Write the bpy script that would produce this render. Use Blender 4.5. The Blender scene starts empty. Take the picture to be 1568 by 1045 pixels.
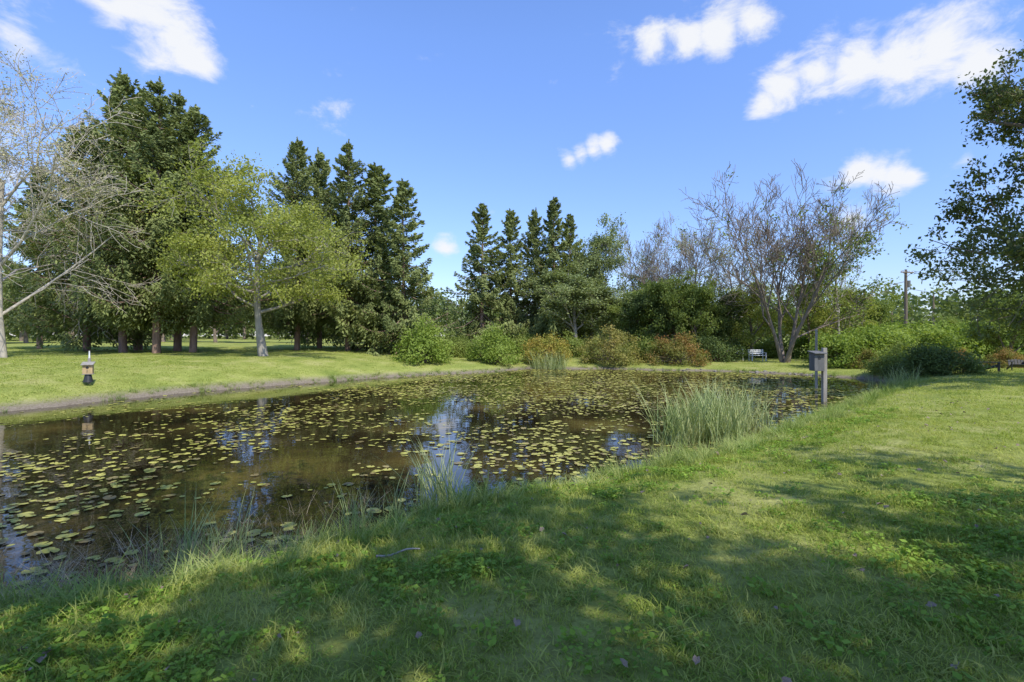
import bpy, math, numpy as np
from mathutils import Vector
PI=math.pi
# ------------------------------------------------------------------ survey helpers
F=784.0; HY=515.0; CH=1.6; WZ=-0.75
def bx(x,Y): return (x-784.0)/F*Y
def bz(y,Y): return CH+(HY-y)/F*Y
scene=bpy.context.scene
COL=scene.collection
def S(t):
    t=np.clip(t,0,1); return t*t*(3-2*t)

# ------------------------------------------------------------------ pond outline
ctrl=np.array([(-9,2.6),(-5.2,3.9),(-3.9,4.3),(-2.9,4.9),(-2.1,5.6),(-1.1,6.5),(0.3,7.4),(2.1,8.5),(3.9,9.9),(6.7,12.6),
 (10.6,16.6),(14.3,20.0),(18.2,23.8),(19.4,26.5),(18.6,29.5),(16.5,32.3),(13.5,34.4),(9.6,35.0),(6.8,36.8),(4.4,36.0),(2.4,37.6),(.7,36.4),
 (-1.5,33.2),(-4,31.6),(-7,29.4),(-10.7,25),(-13.4,21.5),(-14.9,18.2),(-15.7,15.5),(-18,12.5),(-21,9),(-19,5),(-14,3)],float)
def chaikin(P,n):
    for _ in range(n):
        Q=np.roll(P,-1,0); A=.75*P+.25*Q; B=.25*P+.75*Q
        P=np.stack([A,B],1).reshape(-1,2)
    return P
poly=chaikin(ctrl,2)
ang=np.arange(len(poly)); poly=poly+np.stack([np.sin(ang*1.7)*.12,np.cos(ang*2.3)*.12],1)
def sdist(x,y):
    x=np.asarray(x,float).ravel(); y=np.asarray(y,float).ravel()
    out=np.empty(len(x)); A=poly; B=np.roll(poly,-1,0); E=B-A; EE=(E**2).sum(1)
    for i in range(0,len(x),40000):
        px_=x[i:i+40000,None]; py_=y[i:i+40000,None]
        wx=px_-A[:,0]; wy=py_-A[:,1]
        t=np.clip((wx*E[:,0]+wy*E[:,1])/EE,0,1)
        d=np.sqrt(((wx-t*E[:,0])**2+(wy-t*E[:,1])**2).min(1))
        c=((A[:,1]<=py_)!=(B[:,1]<=py_))&(px_<(B[:,0]-A[:,0])*(py_-A[:,1])/(B[:,1]-A[:,1]+1e-12)+A[:,0])
        ins=(c.sum(1)%2)==1
        out[i:i+40000]=np.where(ins,-d,d)
    return out
def nearside(x,y): return y<8.6+.88*x+3
def land(x,y):
    L=.45*S((-x-2)/12)*S((y-10)/14)+.010*np.clip(y-38,0,100)*S((5-x)/20)-.33*S((x-4)/8)*S((y-22)/12)
    L=L+.03*np.sin(1.1*x+.5*y)*np.sin(.9*y-.4*x)+.015*np.sin(2.9*x+1)*np.sin(2.3*y)
    return L
def height(x,y,d=None):
    x=np.asarray(x,float); y=np.asarray(y,float); sh=x.shape
    if d is None: d=sdist(x,y).reshape(sh)
    L=land(x,y)
    w=np.where(nearside(x,y),1.25,2.3)
    up=WZ+(L-WZ)*(1-np.exp(-np.maximum(d,0)/w))
    dn=WZ+np.clip(d*.4,-1.3,0)
    return np.where(d>0,up,dn)

# ------------------------------------------------------------------ mesh helpers
def make_mesh(name,V,Q,mi=None,var=None,mats=(),smooth=None,attrs=None):
    me=bpy.data.meshes.new(name)
    V=np.ascontiguousarray(V,dtype=np.float32); Q=np.ascontiguousarray(Q,dtype=np.int32)
    me.vertices.add(len(V)); me.vertices.foreach_set('co',V.ravel())
    m=len(Q); me.loops.add(4*m); me.loops.foreach_set('vertex_index',Q.ravel())
    me.polygons.add(m); me.polygons.foreach_set('loop_start',np.arange(m,dtype=np.int32)*4)
    try: me.polygons.foreach_set('loop_total',np.full(m,4,dtype=np.int32))
    except Exception: pass
    if mi is not None: me.polygons.foreach_set('material_index',np.asarray(mi,dtype=np.int32))
    if smooth is not None: me.polygons.foreach_set('use_smooth',np.asarray(smooth,dtype=bool))
    for mt in mats: me.materials.append(mt)
    me.update(calc_edges=True)
    if var is not None:
        a=me.attributes.new('var','FLOAT','FACE'); a.data.foreach_set('value',np.asarray(var,dtype=np.float32))
    if attrs:
        for k,v in attrs.items():
            a=me.attributes.new(k,'FLOAT','POINT'); a.data.foreach_set('value',np.asarray(v,dtype=np.float32))
    return me
def add_obj(name,me,loc=(0,0,0),rot=(0,0,0),sc=(1,1,1),parent=None,link=True):
    o=bpy.data.objects.new(name,me); o.location=loc; o.rotation_euler=rot; o.scale=sc
    if link: COL.objects.link(o)
    if parent: o.parent=parent
    return o
def norm(v): return v/np.maximum(np.linalg.norm(v,axis=-1,keepdims=True),1e-9)
def tubes(P,R,n):
    B,k,_=P.shape
    T=norm(np.gradient(P,axis=1))
    ax=np.eye(3)[np.argmin(np.abs(T.mean(1)),axis=1)][:,None,:]
    U=norm(np.cross(T,np.broadcast_to(ax,T.shape))); W=np.cross(T,U)
    a=np.arange(n)*2*PI/n
    V=P[:,:,None,:]+R[:,:,None,None]*(np.cos(a)[None,None,:,None]*U[:,:,None,:]+np.sin(a)[None,None,:,None]*W[:,:,None,:])
    idx=np.arange(B*k*n).reshape(B,k,n)
    q=np.stack([idx[:,:-1,:],np.roll(idx,-1,2)[:,:-1,:],np.roll(idx,-1,2)[:,1:,:],idx[:,1:,:]],-1).reshape(-1,4)
    return V.reshape(-1,3),q
def leafq(C,D,N,L,Wd):
    D=norm(D); Sd=norm(np.cross(D,N))
    L=np.broadcast_to(L,(len(C),))[:,None]; Wd=np.broadcast_to(Wd,(len(C),))[:,None]
    V=np.stack([C-D*L*.5,C+Sd*Wd*.5-D*L*.05,C+D*L*.5,C-Sd*Wd*.5-D*L*.05],1).reshape(-1,3)
    return V,np.arange(len(C)*4).reshape(-1,4)
class Acc:
    def __init__(s): s.V=[];s.Q=[];s.M=[];s.A=[];s.n=0;s.Sm=[]
    def add(s,V,Q,m,var=None,smooth=False):
        s.V.append(V); s.Q.append(Q+s.n); s.n+=len(V)
        s.M.append(np.full(len(Q),m)); s.A.append(np.zeros(len(Q)) if var is None else var); s.Sm.append(np.full(len(Q),smooth))
    def mesh(s,name,mats):
        return make_mesh(name,np.concatenate(s.V),np.concatenate(s.Q),np.concatenate(s.M),np.concatenate(s.A),mats,np.concatenate(s.Sm))

# ------------------------------------------------------------------ materials
def newmat(name):
    m=bpy.data.materials.new(name); m.use_nodes=True; nt=m.node_tree; nt.nodes.clear()
    out=nt.nodes.new('ShaderNodeOutputMaterial'); return m,nt,out
def N(nt,t,**k):
    n=nt.nodes.new(t)
    for a,b in k.items(): setattr(n,a,b)
    return n
def ramp(nt,stops):
    r=nt.nodes.new('ShaderNodeValToRGB'); e=r.color_ramp.elements
    while len(e)<len(stops): e.new(.5)
    for i,(p,c) in enumerate(stops): e[i].position=p; e[i].color=(*c,1)
    return r
def leafmat(name,dark,mid,light,trans=.35,nscale=.35,rough=.6,instanced=False,spec=.15):
    m,nt,out=newmat(name); L=nt.links.new
    geo=N(nt,'ShaderNodeNewGeometry'); nz=N(nt,'ShaderNodeTexNoise'); nz.inputs['Scale'].default_value=nscale; nz.inputs['Detail'].default_value=2
    L(geo.outputs['Position'],nz.inputs['Vector'])
    at=N(nt,'ShaderNodeAttribute',attribute_name='var')
    mm=N(nt,'ShaderNodeMath',operation='MULTIPLY_ADD'); L(nz.outputs['Fac'],mm.inputs[0]); mm.inputs[1].default_value=1.3; mm.inputs[2].default_value=-.42
    ad=N(nt,'ShaderNodeMath',operation='MULTIPLY_ADD'); L(at.outputs['Fac'],ad.inputs[0]); ad.inputs[1].default_value=.55; L(mm.outputs[0],ad.inputs[2])
    src=ad
    if instanced:
        oi=N(nt,'ShaderNodeObjectInfo'); a2=N(nt,'ShaderNodeMath',operation='MULTIPLY_ADD'); L(oi.outputs['Random'],a2.inputs[0]); a2.inputs[1].default_value=.3; L(ad.outputs[0],a2.inputs[2]); src=a2
    r=ramp(nt,[(0.05,dark),(.45,mid),(.95,light)]); L(src.outputs[0],r.inputs[0])
    p=N(nt,'ShaderNodeBsdfPrincipled'); p.inputs['Roughness'].default_value=rough
    p.inputs['Specular IOR Level'].default_value=spec
    L(r.outputs[0],p.inputs['Base Color'])
    if trans<=0: L(p.outputs[0],out.inputs[0]); return m
    t=N(nt,'ShaderNodeBsdfTranslucent'); hs=N(nt,'ShaderNodeMix',data_type='RGBA',blend_type='MULTIPLY'); hs.inputs[0].default_value=1
    L(r.outputs[0],hs.inputs[6]); hs.inputs[7].default_value=(1.2,1.2,.6,1); L(hs.outputs[2],t.inputs[0])
    mx=N(nt,'ShaderNodeMixShader'); mx.inputs[0].default_value=trans; L(p.outputs[0],mx.inputs[1]); L(t.outputs[0],mx.inputs[2]); L(mx.outputs[0],out.inputs[0])
    return m
def solid(name,c1,c2,scale=8,rough=.8,bump=.3,stretch=(1,1,1),metal=0):
    m,nt,out=newmat(name); L=nt.links.new
    tc=N(nt,'ShaderNodeTexCoord'); mp=N(nt,'ShaderNodeMapping'); mp.inputs['Scale'].default_value=stretch
    L(tc.outputs['Object'],mp.inputs[0]); nz=N(nt,'ShaderNodeTexNoise'); nz.inputs['Scale'].default_value=scale; nz.inputs['Detail'].default_value=6
    L(mp.outputs[0],nz.inputs[0]); r=ramp(nt,[(.3,c1),(.7,c2)]); L(nz.outputs['Fac'],r.inputs[0])
    p=N(nt,'ShaderNodeBsdfPrincipled'); p.inputs['Roughness'].default_value=rough; p.inputs['Metallic'].default_value=metal
    L(r.outputs[0],p.inputs['Base Color']); b=N(nt,'ShaderNodeBump'); b.inputs['Strength'].default_value=bump; b.inputs['Distance'].default_value=.03
    L(nz.outputs['Fac'],b.inputs['Height']); L(b.outputs[0],p.inputs['Normal']); L(p.outputs[0],out.inputs[0]); return m
bark=solid('bark_brown',(.13,.10,.07),(.28,.22,.17),6,.9,.8,(1,1,.25))
bark_red=solid('bark_spruce',(.16,.10,.075),(.34,.22,.165),6,.9,.8,(1,1,.3))
bark_grey=solid('bark_grey',(.20,.18,.155),(.38,.34,.28),5,.9,.5,(1,1,.3))
bark_silver=solid('bark_silver',(.30,.26,.21),(.54,.48,.39),5,.9,.4,(1,1,.3))
m_spruce=leafmat('spruce_needles',(.08,.11,.035),(.185,.22,.075),(.31,.345,.12),.25,.25,.6)
m_light=leafmat('leaves_light',(.18,.21,.045),(.31,.345,.075),(.45,.46,.12),.42)
m_pale=leafmat('leaves_pale_dry',(.28,.27,.13),(.45,.42,.22),(.58,.54,.32),.3)
m_green=leafmat('leaves_green',(.09,.13,.03),(.19,.245,.055),(.32,.36,.09),.4)
m_oak=leafmat('leaves_oak',(.06,.08,.03),(.125,.155,.055),(.21,.24,.085),.3)
m_dark=leafmat('leaves_dark',(.06,.085,.028),(.12,.165,.048),(.20,.25,.075),.33)
m_bright=leafmat('leaves_bright',(.12,.18,.03),(.23,.31,.055),(.36,.43,.10),.42)
m_yel=leafmat('leaves_yellow_orange',(.16,.19,.035),(.33,.32,.065),(.50,.31,.08),.35,1.1)
m_mix=leafmat('leaves_greenbrown',(.14,.17,.04),(.27,.27,.07),(.40,.31,.10),.35,.9)
m_red=leafmat('leaves_red',(.12,.16,.035),(.23,.22,.055),(.45,.20,.085),.35,.9)
m_far=leafmat('leaves_far',(.075,.11,.035),(.15,.19,.06),(.22,.27,.09),.3,.05)
m_grey=leafmat('leaves_greygreen',(.13,.165,.07),(.24,.285,.11),(.35,.39,.16),.35,.3)

# ------------------------------------------------------------------ tree generators
def skeleton(rng,H,R,r0,spec,lean=0.0,trunk_frac=.6,up=.12,k=5,stems=1,wob=.05,spread=.22):
    P=[];Rr=[]
    for s in range(stems):
        p=np.array([rng.normal()*.15*(stems>1),rng.normal()*.15*(stems>1),0.]); a=rng.uniform(0,.8)+s*2*PI/stems
        d=norm(np.array([math.cos(a)*(spread if stems>1 else lean),math.sin(a)*(spread if stems>1 else lean),1.]))
        pts=[p]
        for i in range(k-1):
            d=norm(d+rng.normal(size=3)*wob); p=p+d*H*trunk_frac/(k-1); pts.append(p)
        P.append(pts); Rr.append(np.linspace(1,.5,k)*r0/(1+.3*(stems-1)))
    P=np.array(P); Rr=np.array(Rr); Rr[:,0]*=1.35
    lv=[(P,Rr)]
    plen=np.full(len(P),H*trunk_frac)
    for (nc,ratio,angd,smin,gain) in spec:
        pP,pR=lv[-1]; B=len(pP); idx=np.repeat(np.arange(B),nc); n=len(idx)
        s=smin+(1-smin)*((np.tile(np.arange(nc),B)+rng.uniform(0,1,n))/nc); s=np.clip(s,0,1)
        f=s*(k-1); i0=np.minimum(f.astype(int),k-2); fr=(f-i0)[:,None]
        p=pP[idx,i0]*(1-fr)+pP[idx,i0+1]*fr; t=norm(pP[idx,i0+1]-pP[idx,i0])
        rr=(pR[idx,i0]*(1-fr[:,0])+pR[idx,i0+1]*fr[:,0])*rng.uniform(.42,.66,n)
        if len(lv)==1:   # spread the limbs evenly round the trunk
            az=np.arange(n)*2.4+rng.uniform(-.3,.3,n); q=norm(np.cross(t,np.stack([-np.sin(az),np.cos(az),np.zeros(n)],1)))
            q=norm(q*-np.sign((q*np.stack([np.cos(az),np.sin(az),np.zeros(n)],1)).sum(1,keepdims=True))*-1)
        else: q=norm(np.cross(t,rng.normal(size=(n,3))))
        a=np.radians(angd)*rng.uniform(.6,1.3,n)[:,None]
        d=norm(t*np.cos(a)+q*np.sin(a)+np.array([0,0,gain])); ln=plen[idx]*ratio*rng.uniform(.6,1.25,n)*(1.25-.5*s)
        pts=[p]
        for i in range(k-1):
            d=norm(d+rng.normal(size=(n,3))*.15+np.array([0,0,up])); p=p+d*(ln/(k-1))[:,None]; pts.append(p)
        lv.append((np.stack(pts,1),rr[:,None]*np.linspace(1,.35,k)[None])); plen=ln
    last=lv[-1][0].reshape(-1,3); zs=H/np.percentile(last[:,2],99.5)
    rad=np.hypot(last[:,0],last[:,1]); rs=R/np.percentile(rad,93)
    out=[]
    for P,Rr in lv: out.append((P*np.array([rs,rs,zs]),np.maximum(Rr,.006)))
    return out
def decid(name,seed,H,R,r0,mats,spec,nleaf=40,lsize=.18,keep=1.,sig=.22,keepfn=None,minr=.01,leaf_levels=1,**kw):
    rng=np.random.default_rng(seed); lv=skeleton(rng,H,R,r0,spec,**kw); A=Acc()
    for i,(P,Rr) in enumerate(lv):
        V,Q=tubes(P,np.maximum(Rr,minr),[8,6,5,4,3,3][i]); A.add(V,Q,0,smooth=True)
    ctr=np.array([0,0,H*.5])
    for li in range(leaf_levels):
        P=lv[-1-li][0]; B=len(P); k=P.shape[1]; m=rng.random(B)<keep
        if keepfn is not None: m&=keepfn(P[:,-1],rng)
        P=P[m]; B=len(P)
        if B==0: continue
        nl=nleaf; idx=np.repeat(np.arange(B),nl); n=len(idx)
        s=rng.uniform(.1,1.05,n)*(k-1); i0=np.clip(s.astype(int),0,k-2); fr=(s-i0)[:,None]
        C=P[idx,i0]*(1-fr)+P[idx,i0+1]*fr+rng.normal(size=(n,3))*sig*np.array([1,1,.7])
        D=rng.normal(size=(n,3))+np.array([0,0,-.3]); Nn=norm(rng.normal(size=(n,3))*.6+norm(C-ctr)*.5+np.array([0,0,.6]))
        sz=lsize*rng.uniform(.6,1.3,n); V,Q=leafq(C,D,Nn,sz,sz*.62)
        A.add(V,Q,1,np.clip(rng.random(B)[idx]*.65+rng.random(n)*.35,0,1))
    return A.mesh(name,mats)
def spruce(name,seed,H,R,clear,dens=60,step=.5,open_=0.,droop=-.42):
    rng=np.random.default_rng(seed); A=Acc(); k=6
    tz=np.linspace(0,H,8); tp=np.stack([np.cumsum(rng.normal(size=8)*.03),np.cumsum(rng.normal(size=8)*.03),tz],1)[None]
    V,Q=tubes(tp,(np.linspace(1,.06,8)*H*.0135+.01)[None],8); A.add(V,Q,0,smooth=True)
    z=[];zz=clear
    while zz<H*.975:
        for j in range(rng.integers(5,8)): z.append(zz+rng.normal()*.1)
        zz+=step*(1-.35*zz/H)
    z=np.array(z); t=np.clip((z-clear)/(H-clear),0,1); n=len(z); az=rng.uniform(0,2*PI,n)
    lump=1+.16*np.sin(az*2+seed)+.14*np.sin(az*3+z*.9+seed*2)+.14*np.sin(z*2.1+seed)
    L=R*((1-t)**.86)*(.74+.26*S(t*5))*rng.uniform(.55,1.2,n)*lump+.12
    keep=rng.random(n)>open_; z,t,az,L=z[keep],t[keep],az[keep],L[keep]; n=len(z)
    sl=droop+(.60-droop)*t**1.3+rng.normal(size=n)*.08
    s=np.linspace(0,1,k)[None]; rad=np.stack([np.cos(az),np.sin(az)],1)
    dz=L[:,None]*(sl[:,None]*s-.22*np.sin(s*PI)*(1-t[:,None])+.16*s**3)
    P=np.concatenate([rad[:,None,:]*(L[:,None]*s)[:,:,None],(z[:,None]+dz)[:,:,None]],2)
    V,Q=tubes(P,(.012+.010*L[:,None])*np.linspace(1,.3,k)[None],4); A.add(V,Q,0,smooth=True)
    cnt=(dens*L+14).astype(int); idx=np.repeat(np.arange(n),cnt); m=len(idx)
    u=rng.random(m)**.62; u=.08+.95*u; f=np.clip(u,0,1)*(k-1); i0=np.clip(f.astype(int),0,k-2); fr=(f-i0)[:,None]
    C=P[idx,i0]*(1-fr)+P[idx,i0+1]*fr
    pr=np.stack([-np.sin(az[idx]),np.cos(az[idx]),np.zeros(m)],1); rd=np.stack([np.cos(az[idx]),np.sin(az[idx]),np.zeros(m)],1)
    sg=rng.choice([-1,1],m); lat=sg*rng.random(m)*(.28*L[idx]*(1.05-u)+.14)
    hang=-np.abs(rng.normal(size=m))*(.22+.07*L[idx])*(1-.7*t[idx])
    C=C+pr*lat[:,None]; C[:,2]+=hang+.05
    D=rd*.45+pr*(sg*.5)[:,None]+rng.normal(size=(m,3))*.28; D[:,2]+=-.75+1.1*t[idx]
    Nn=norm(rng.normal(size=(m,3))*.5+rd*.9+np.array([0,0,.6])); sz=rng.uniform(.18,.40,m)
    V,Q=leafq(C,D,Nn,sz,sz*.36); A.add(V,Q,1,np.clip(rng.random(n)[idx]*.45+rng.random(m)*.3+.25*u**2,0,1))
    m=120; zt=H*.92+rng.random(m)*H*.085; a=rng.uniform(0,2*PI,m); rr=(H*1.01-zt)*.20*rng.random(m)
    C=np.stack([rr*np.cos(a),rr*np.sin(a),zt],1)+tp[0,-1]*np.array([1,1,0]); D=np.stack([np.cos(a),np.sin(a),np.full(m,1.2)],1)
    V,Q=leafq(C,D,norm(rng.normal(size=(m,3))),.25,.08); A.add(V,Q,1,rng.random(m))
    return A.mesh(name,[bark_red,m_spruce])
def bush(name,seed,rx,ry,h,mats,nclump=70,per=110,lsize=.14,sig=.22,low=.08):
    rng=np.random.default_rng(seed); A=Acc(); 
    v=norm(rng.normal(size=(nclump,3))); v[:,2]=np.abs(v[:,2]); rr=rng.uniform(.55,1.0,nclump)**.6
    rr*=1+.14*np.sin(v[:,0]*5+seed)+.1*np.sin(v[:,1]*7+seed*2)
    c=v*rr[:,None]*np.array([rx,ry,h*.92])+np.array([0,0,h*low])
    k=5; s=np.linspace(0,1,k)[None,:,None]; base=rng.normal(size=(nclump,3))*np.array([rx*.12,ry*.12,0])
    P=base[:,None]*(1-s)+c[:,None]*s; P[:,:,2]+=np.sin(s[:,:,0]*PI)*h*.1
    V,Q=tubes(P,np.linspace(1,.3,k)[None]*np.full((nclump,1),.02),4); A.add(V,Q,0,smooth=True)
    idx=np.repeat(np.arange(nclump),per); n=len(idx)
    C=c[idx]+rng.normal(size=(n,3))*sig*np.array([1.2,1.2,.8]); C[:,2]=np.abs(C[:,2])
    D=rng.normal(size=(n,3)); Nn=norm(rng.normal(size=(n,3))*.7+norm(c[idx])*.8+np.array([0,0,.3])); sz=lsize*rng.uniform(.6,1.3,n)
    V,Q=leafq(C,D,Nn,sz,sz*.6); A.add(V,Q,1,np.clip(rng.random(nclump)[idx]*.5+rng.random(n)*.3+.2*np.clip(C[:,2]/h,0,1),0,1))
    return A.mesh(name,mats)
def ground_z(x,y): return float(height(np.array([x]),np.array([y]))[0])
def place(name,me,x,y,rz=0,sc=1.,dz=-.05):
    if np.isscalar(sc): sc=(sc,sc,sc)
    return add_obj(name,me,(x,y,ground_z(x,y)+dz),(0,0,rz),sc)

# ------------------------------------------------------------------ ground sheet
n=520; u=np.linspace(-1,1,n); a=5.6; gx=np.sinh(a*u)/math.sinh(a)*700; gy=np.sinh(a*u)/math.sinh(a)*700+9
X,Y=np.meshgrid(gx,gy); d=sdist(X,Y).reshape(X.shape); Z=height(X,Y,d)
idx=np.arange(n*n).reshape(n,n); q=np.stack([idx[:-1,:-1],idx[:-1,1:],idx[1:,1:],idx[1:,:-1]],-1).reshape(-1,4)
gm,nt,out=newmat('ground_grass'); L=nt.links.new
geo=N(nt,'ShaderNodeNewGeometry'); 
n1=N(nt,'ShaderNodeTexNoise'); n1.inputs['Scale'].default_value=.6; n1.inputs['Detail'].default_value=7; n1.inputs['Roughness'].default_value=.6; L(geo.outputs['Position'],n1.inputs[0])
n2=N(nt,'ShaderNodeTexNoise'); n2.inputs['Scale'].default_value=14; n2.inputs['Detail'].default_value=8; n2.inputs['Roughness'].default_value=.7; L(geo.outputs['Position'],n2.inputs[0])
r1=ramp(nt,[(.28,(.18,.23,.05)),(.5,(.30,.33,.085)),(.72,(.42,.40,.16))]); L(n1.outputs['Fac'],r1.inputs[0])
r2=ramp(nt,[(.25,(.5,.5,.45)),(.7,(1.2,1.2,1.15))]); L(n2.outputs['Fac'],r2.inputs[0])
mu=N(nt,'ShaderNodeMix',data_type='RGBA',blend_type='MULTIPLY'); mu.inputs[0].default_value=1; L(r1.outputs[0],mu.inputs[6]); L(r2.outputs[0],mu.inputs[7])
at=N(nt,'ShaderNodeAttribute',attribute_name='shore')
sm=N(nt,'ShaderNodeMath',operation='MULTIPLY_ADD'); L(n2.outputs['Fac'],sm.inputs[0]); sm.inputs[1].default_value=-1.1; L(at.outputs['Fac'],sm.inputs[2])
mr=N(nt,'ShaderNodeMapRange'); mr.inputs['From Min'].default_value=-.35; mr.inputs['From Max'].default_value=.2; L(sm.outputs[0],mr.inputs[0])
r3=ramp(nt,[(.3,(.13,.10,.07)),(.7,(.30,.255,.19))]); L(n2.outputs['Fac'],r3.inputs[0])
mx=N(nt,'ShaderNodeMix',data_type='RGBA'); L(mr.outputs[0],mx.inputs[0]); L(r3.outputs[0],mx.inputs[6]); L(mu.outputs[2],mx.inputs[7])
p=N(nt,'ShaderNodeBsdfPrincipled'); p.inputs['Roughness'].default_value=.9; p.inputs['Specular IOR Level'].default_value=.05; L(mx.outputs[2],p.inputs['Base Color'])
b=N(nt,'ShaderNodeBump'); b.inputs['Strength'].default_value=.8; b.inputs['Distance'].default_value=.05; L(n2.outputs['Fac'],b.inputs['Height']); L(b.outputs[0],p.inputs['Normal']); L(p.outputs[0],out.inputs[0])
me=make_mesh('ground',np.stack([X,Y,Z],-1).reshape(-1,3),q,mats=[gm],smooth=np.ones(len(q)),attrs={'shore':d.ravel()})
add_obj('ground',me)

# ------------------------------------------------------------------ water
wm,nt,out=newmat('pond_water'); L=nt.links.new
geo=N(nt,'ShaderNodeNewGeometry'); n1=N(nt,'ShaderNodeTexNoise'); n1.inputs['Scale'].default_value=.4; n1.inputs['Detail'].default_value=6; L(geo.outputs['Position'],n1.inputs[0])
r=ramp(nt,[(.38,(.014,.010,.005)),(.53,(.036,.026,.010)),(.70,(.11,.08,.022))]); L(n1.outputs['Fac'],r.inputs[0])
n2=N(nt,'ShaderNodeTexNoise'); n2.inputs['Scale'].default_value=2.2; n2.inputs['Detail'].default_value=3; L(geo.outputs['Position'],n2.inputs[0])
b=N(nt,'ShaderNodeBump'); b.inputs['Strength'].default_value=.12; b.inputs['Distance'].default_value=.03; L(n2.outputs['Fac'],b.inputs['Height'])
p=N(nt,'ShaderNodeBsdfPrincipled'); p.inputs['Roughness'].default_value=.015; p.inputs['IOR'].default_value=1.42; L(r.outputs[0],p.inputs['Base Color']); L(b.outputs[0],p.inputs['Normal']); L(p.outputs[0],out.inputs[0])
gx=np.linspace(-23,22,46); gy=np.linspace(2,40,39); X,Y=np.meshgrid(gx,gy)
idx=np.arange(X.size).reshape(X.shape); q=np.stack([idx[:-1,:-1],idx[:-1,1:],idx[1:,1:],idx[1:,:-1]],-1).reshape(-1,4)
add_obj('pond_water',make_mesh('pond_water',np.stack([X,Y,np.full(X.shape,WZ)],-1).reshape(-1,3),q,mats=[wm]))

# ------------------------------------------------------------------ instancer
def instancer(name,pts,rot,scl,protos,idx=None):
    me=bpy.data.meshes.new(name); n=len(pts); me.vertices.add(n); me.vertices.foreach_set('co',np.asarray(pts,dtype=np.float32).ravel())
    a=me.attributes.new('rot','FLOAT_VECTOR','POINT'); a.data.foreach_set('vector',np.asarray(rot,dtype=np.float32).ravel())
    a=me.attributes.new('scl','FLOAT_VECTOR','POINT'); a.data.foreach_set('vector',np.asarray(scl,dtype=np.float32).ravel())
    a=me.attributes.new('pick','INT','POINT'); a.data.foreach_set('value',(np.random.default_rng(n).integers(0,len(protos),n) if idx is None else idx).astype(np.int32))
    o=add_obj(name,me); c=bpy.data.collections.new(name+'_parts')
    for i,pm in enumerate(protos): c.objects.link(bpy.data.objects.new(name+'_part_%d'%i,pm))
    g=bpy.data.node_groups.new(name+'_scatter','GeometryNodeTree')
    g.interface.new_socket('Geometry',in_out='INPUT',socket_type='NodeSocketGeometry'); g.interface.new_socket('Geometry',in_out='OUTPUT',socket_type='NodeSocketGeometry')
    gi=g.nodes.new('NodeGroupInput'); go=g.nodes.new('NodeGroupOutput'); ip=g.nodes.new('GeometryNodeInstanceOnPoints'); ci=g.nodes.new('GeometryNodeCollectionInfo')
    ci.inputs['Collection'].default_value=c; ci.inputs['Separate Children'].default_value=True; ci.inputs['Reset Children'].default_value=True
    def na(nm,t):
        k=g.nodes.new('GeometryNodeInputNamedAttribute'); k.data_type=t; k.inputs[0].default_value=nm
        return [s for s in k.outputs if s.enabled and s.name=='Attribute'][0]
    g.links.new(gi.outputs[0],ip.inputs['Points']); g.links.new(ci.outputs[0],ip.inputs['Instance']); ip.inputs['Pick Instance'].default_value=True
    g.links.new(na('pick','INT'),ip.inputs['Instance Index']); g.links.new(na('rot','FLOAT_VECTOR'),ip.inputs['Rotation']); g.links.new(na('scl','FLOAT_VECTOR'),ip.inputs['Scale'])
    g.links.new(ip.outputs[0],go.inputs[0]); md=o.modifiers.new('scatter','NODES'); md.node_group=g
    return o
def blades(name,seed,nb,rad,h0,h1,w0,w1,bend,mats,segs=3,lean=.25):
    rng=np.random.default_rng(seed); a=rng.uniform(0,2*PI,nb); r=rad*np.sqrt(rng.random(nb)); base=np.stack([r*np.cos(a),r*np.sin(a),np.full(nb,-.01)],1)
    h=rng.uniform(h0,h1,nb); w=rng.uniform(w0,w1,nb); da=rng.uniform(0,2*PI,nb); dd=np.stack([np.cos(da),np.sin(da),np.zeros(nb)],1); sd=np.stack([-np.sin(da),np.cos(da),np.zeros(nb)],1)
    bn=bend*rng.uniform(.3,1.4,nb); ln=lean*rng.random(nb); V=[]
    for i in range(segs+1):
        t=i/segs; c=base+dd*(h*(ln*t+bn*t*t))[:,None]; c[:,2]+=h*(t-.35*bn*t*t); ww=(w*(1-t**1.6)*.5+.0004)[:,None]
        V+= [c-sd*ww,c+sd*ww]
    V=np.stack(V,1); m=2*(segs+1); V=V.reshape(-1,3); q=[]
    for i in range(segs): q.append(np.arange(nb)[:,None]*m+np.array([2*i,2*i+1,2*i+3,2*i+2]))
    Q=np.concatenate(q); var=np.tile(rng.random(nb),segs)
    return make_mesh(name,V,Q,var=var,mats=mats,smooth=np.ones(len(Q)))
g_lawn=leafmat('lawn_blades',(.12,.19,.025),(.255,.33,.055),(.45,.46,.13),.35,.8,.7,True,.08)
g_tall=leafmat('tall_grass_blades',(.10,.17,.035),(.22,.31,.07),(.42,.45,.16),.35,.8,.6,True,.12)
g_reed=leafmat('reed_blades',(.14,.20,.07),(.28,.35,.13),(.48,.50,.24),.3,1.5,.5,True,.2)
g_weed=leafmat('weed_leaves',(.09,.17,.02),(.18,.30,.035),(.30,.43,.06),.35,1.2,.55,True,.15)
g_dry=leafmat('dry_stalks',(.15,.12,.07),(.30,.24,.15),(.50,.41,.28),0,1.5,.8,True)
rng=np.random.default_rng(11)
def wedge(y0,y1,dens,k=1.12,mrg=2.0):
    W=y1*k+mrg; n=int((y1-y0)*2*W*dens); x=rng.uniform(-W,W,n); y=rng.uniform(y0,y1,n); m=np.abs(x)<y*k+mrg; return x[m],y[m]
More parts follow.
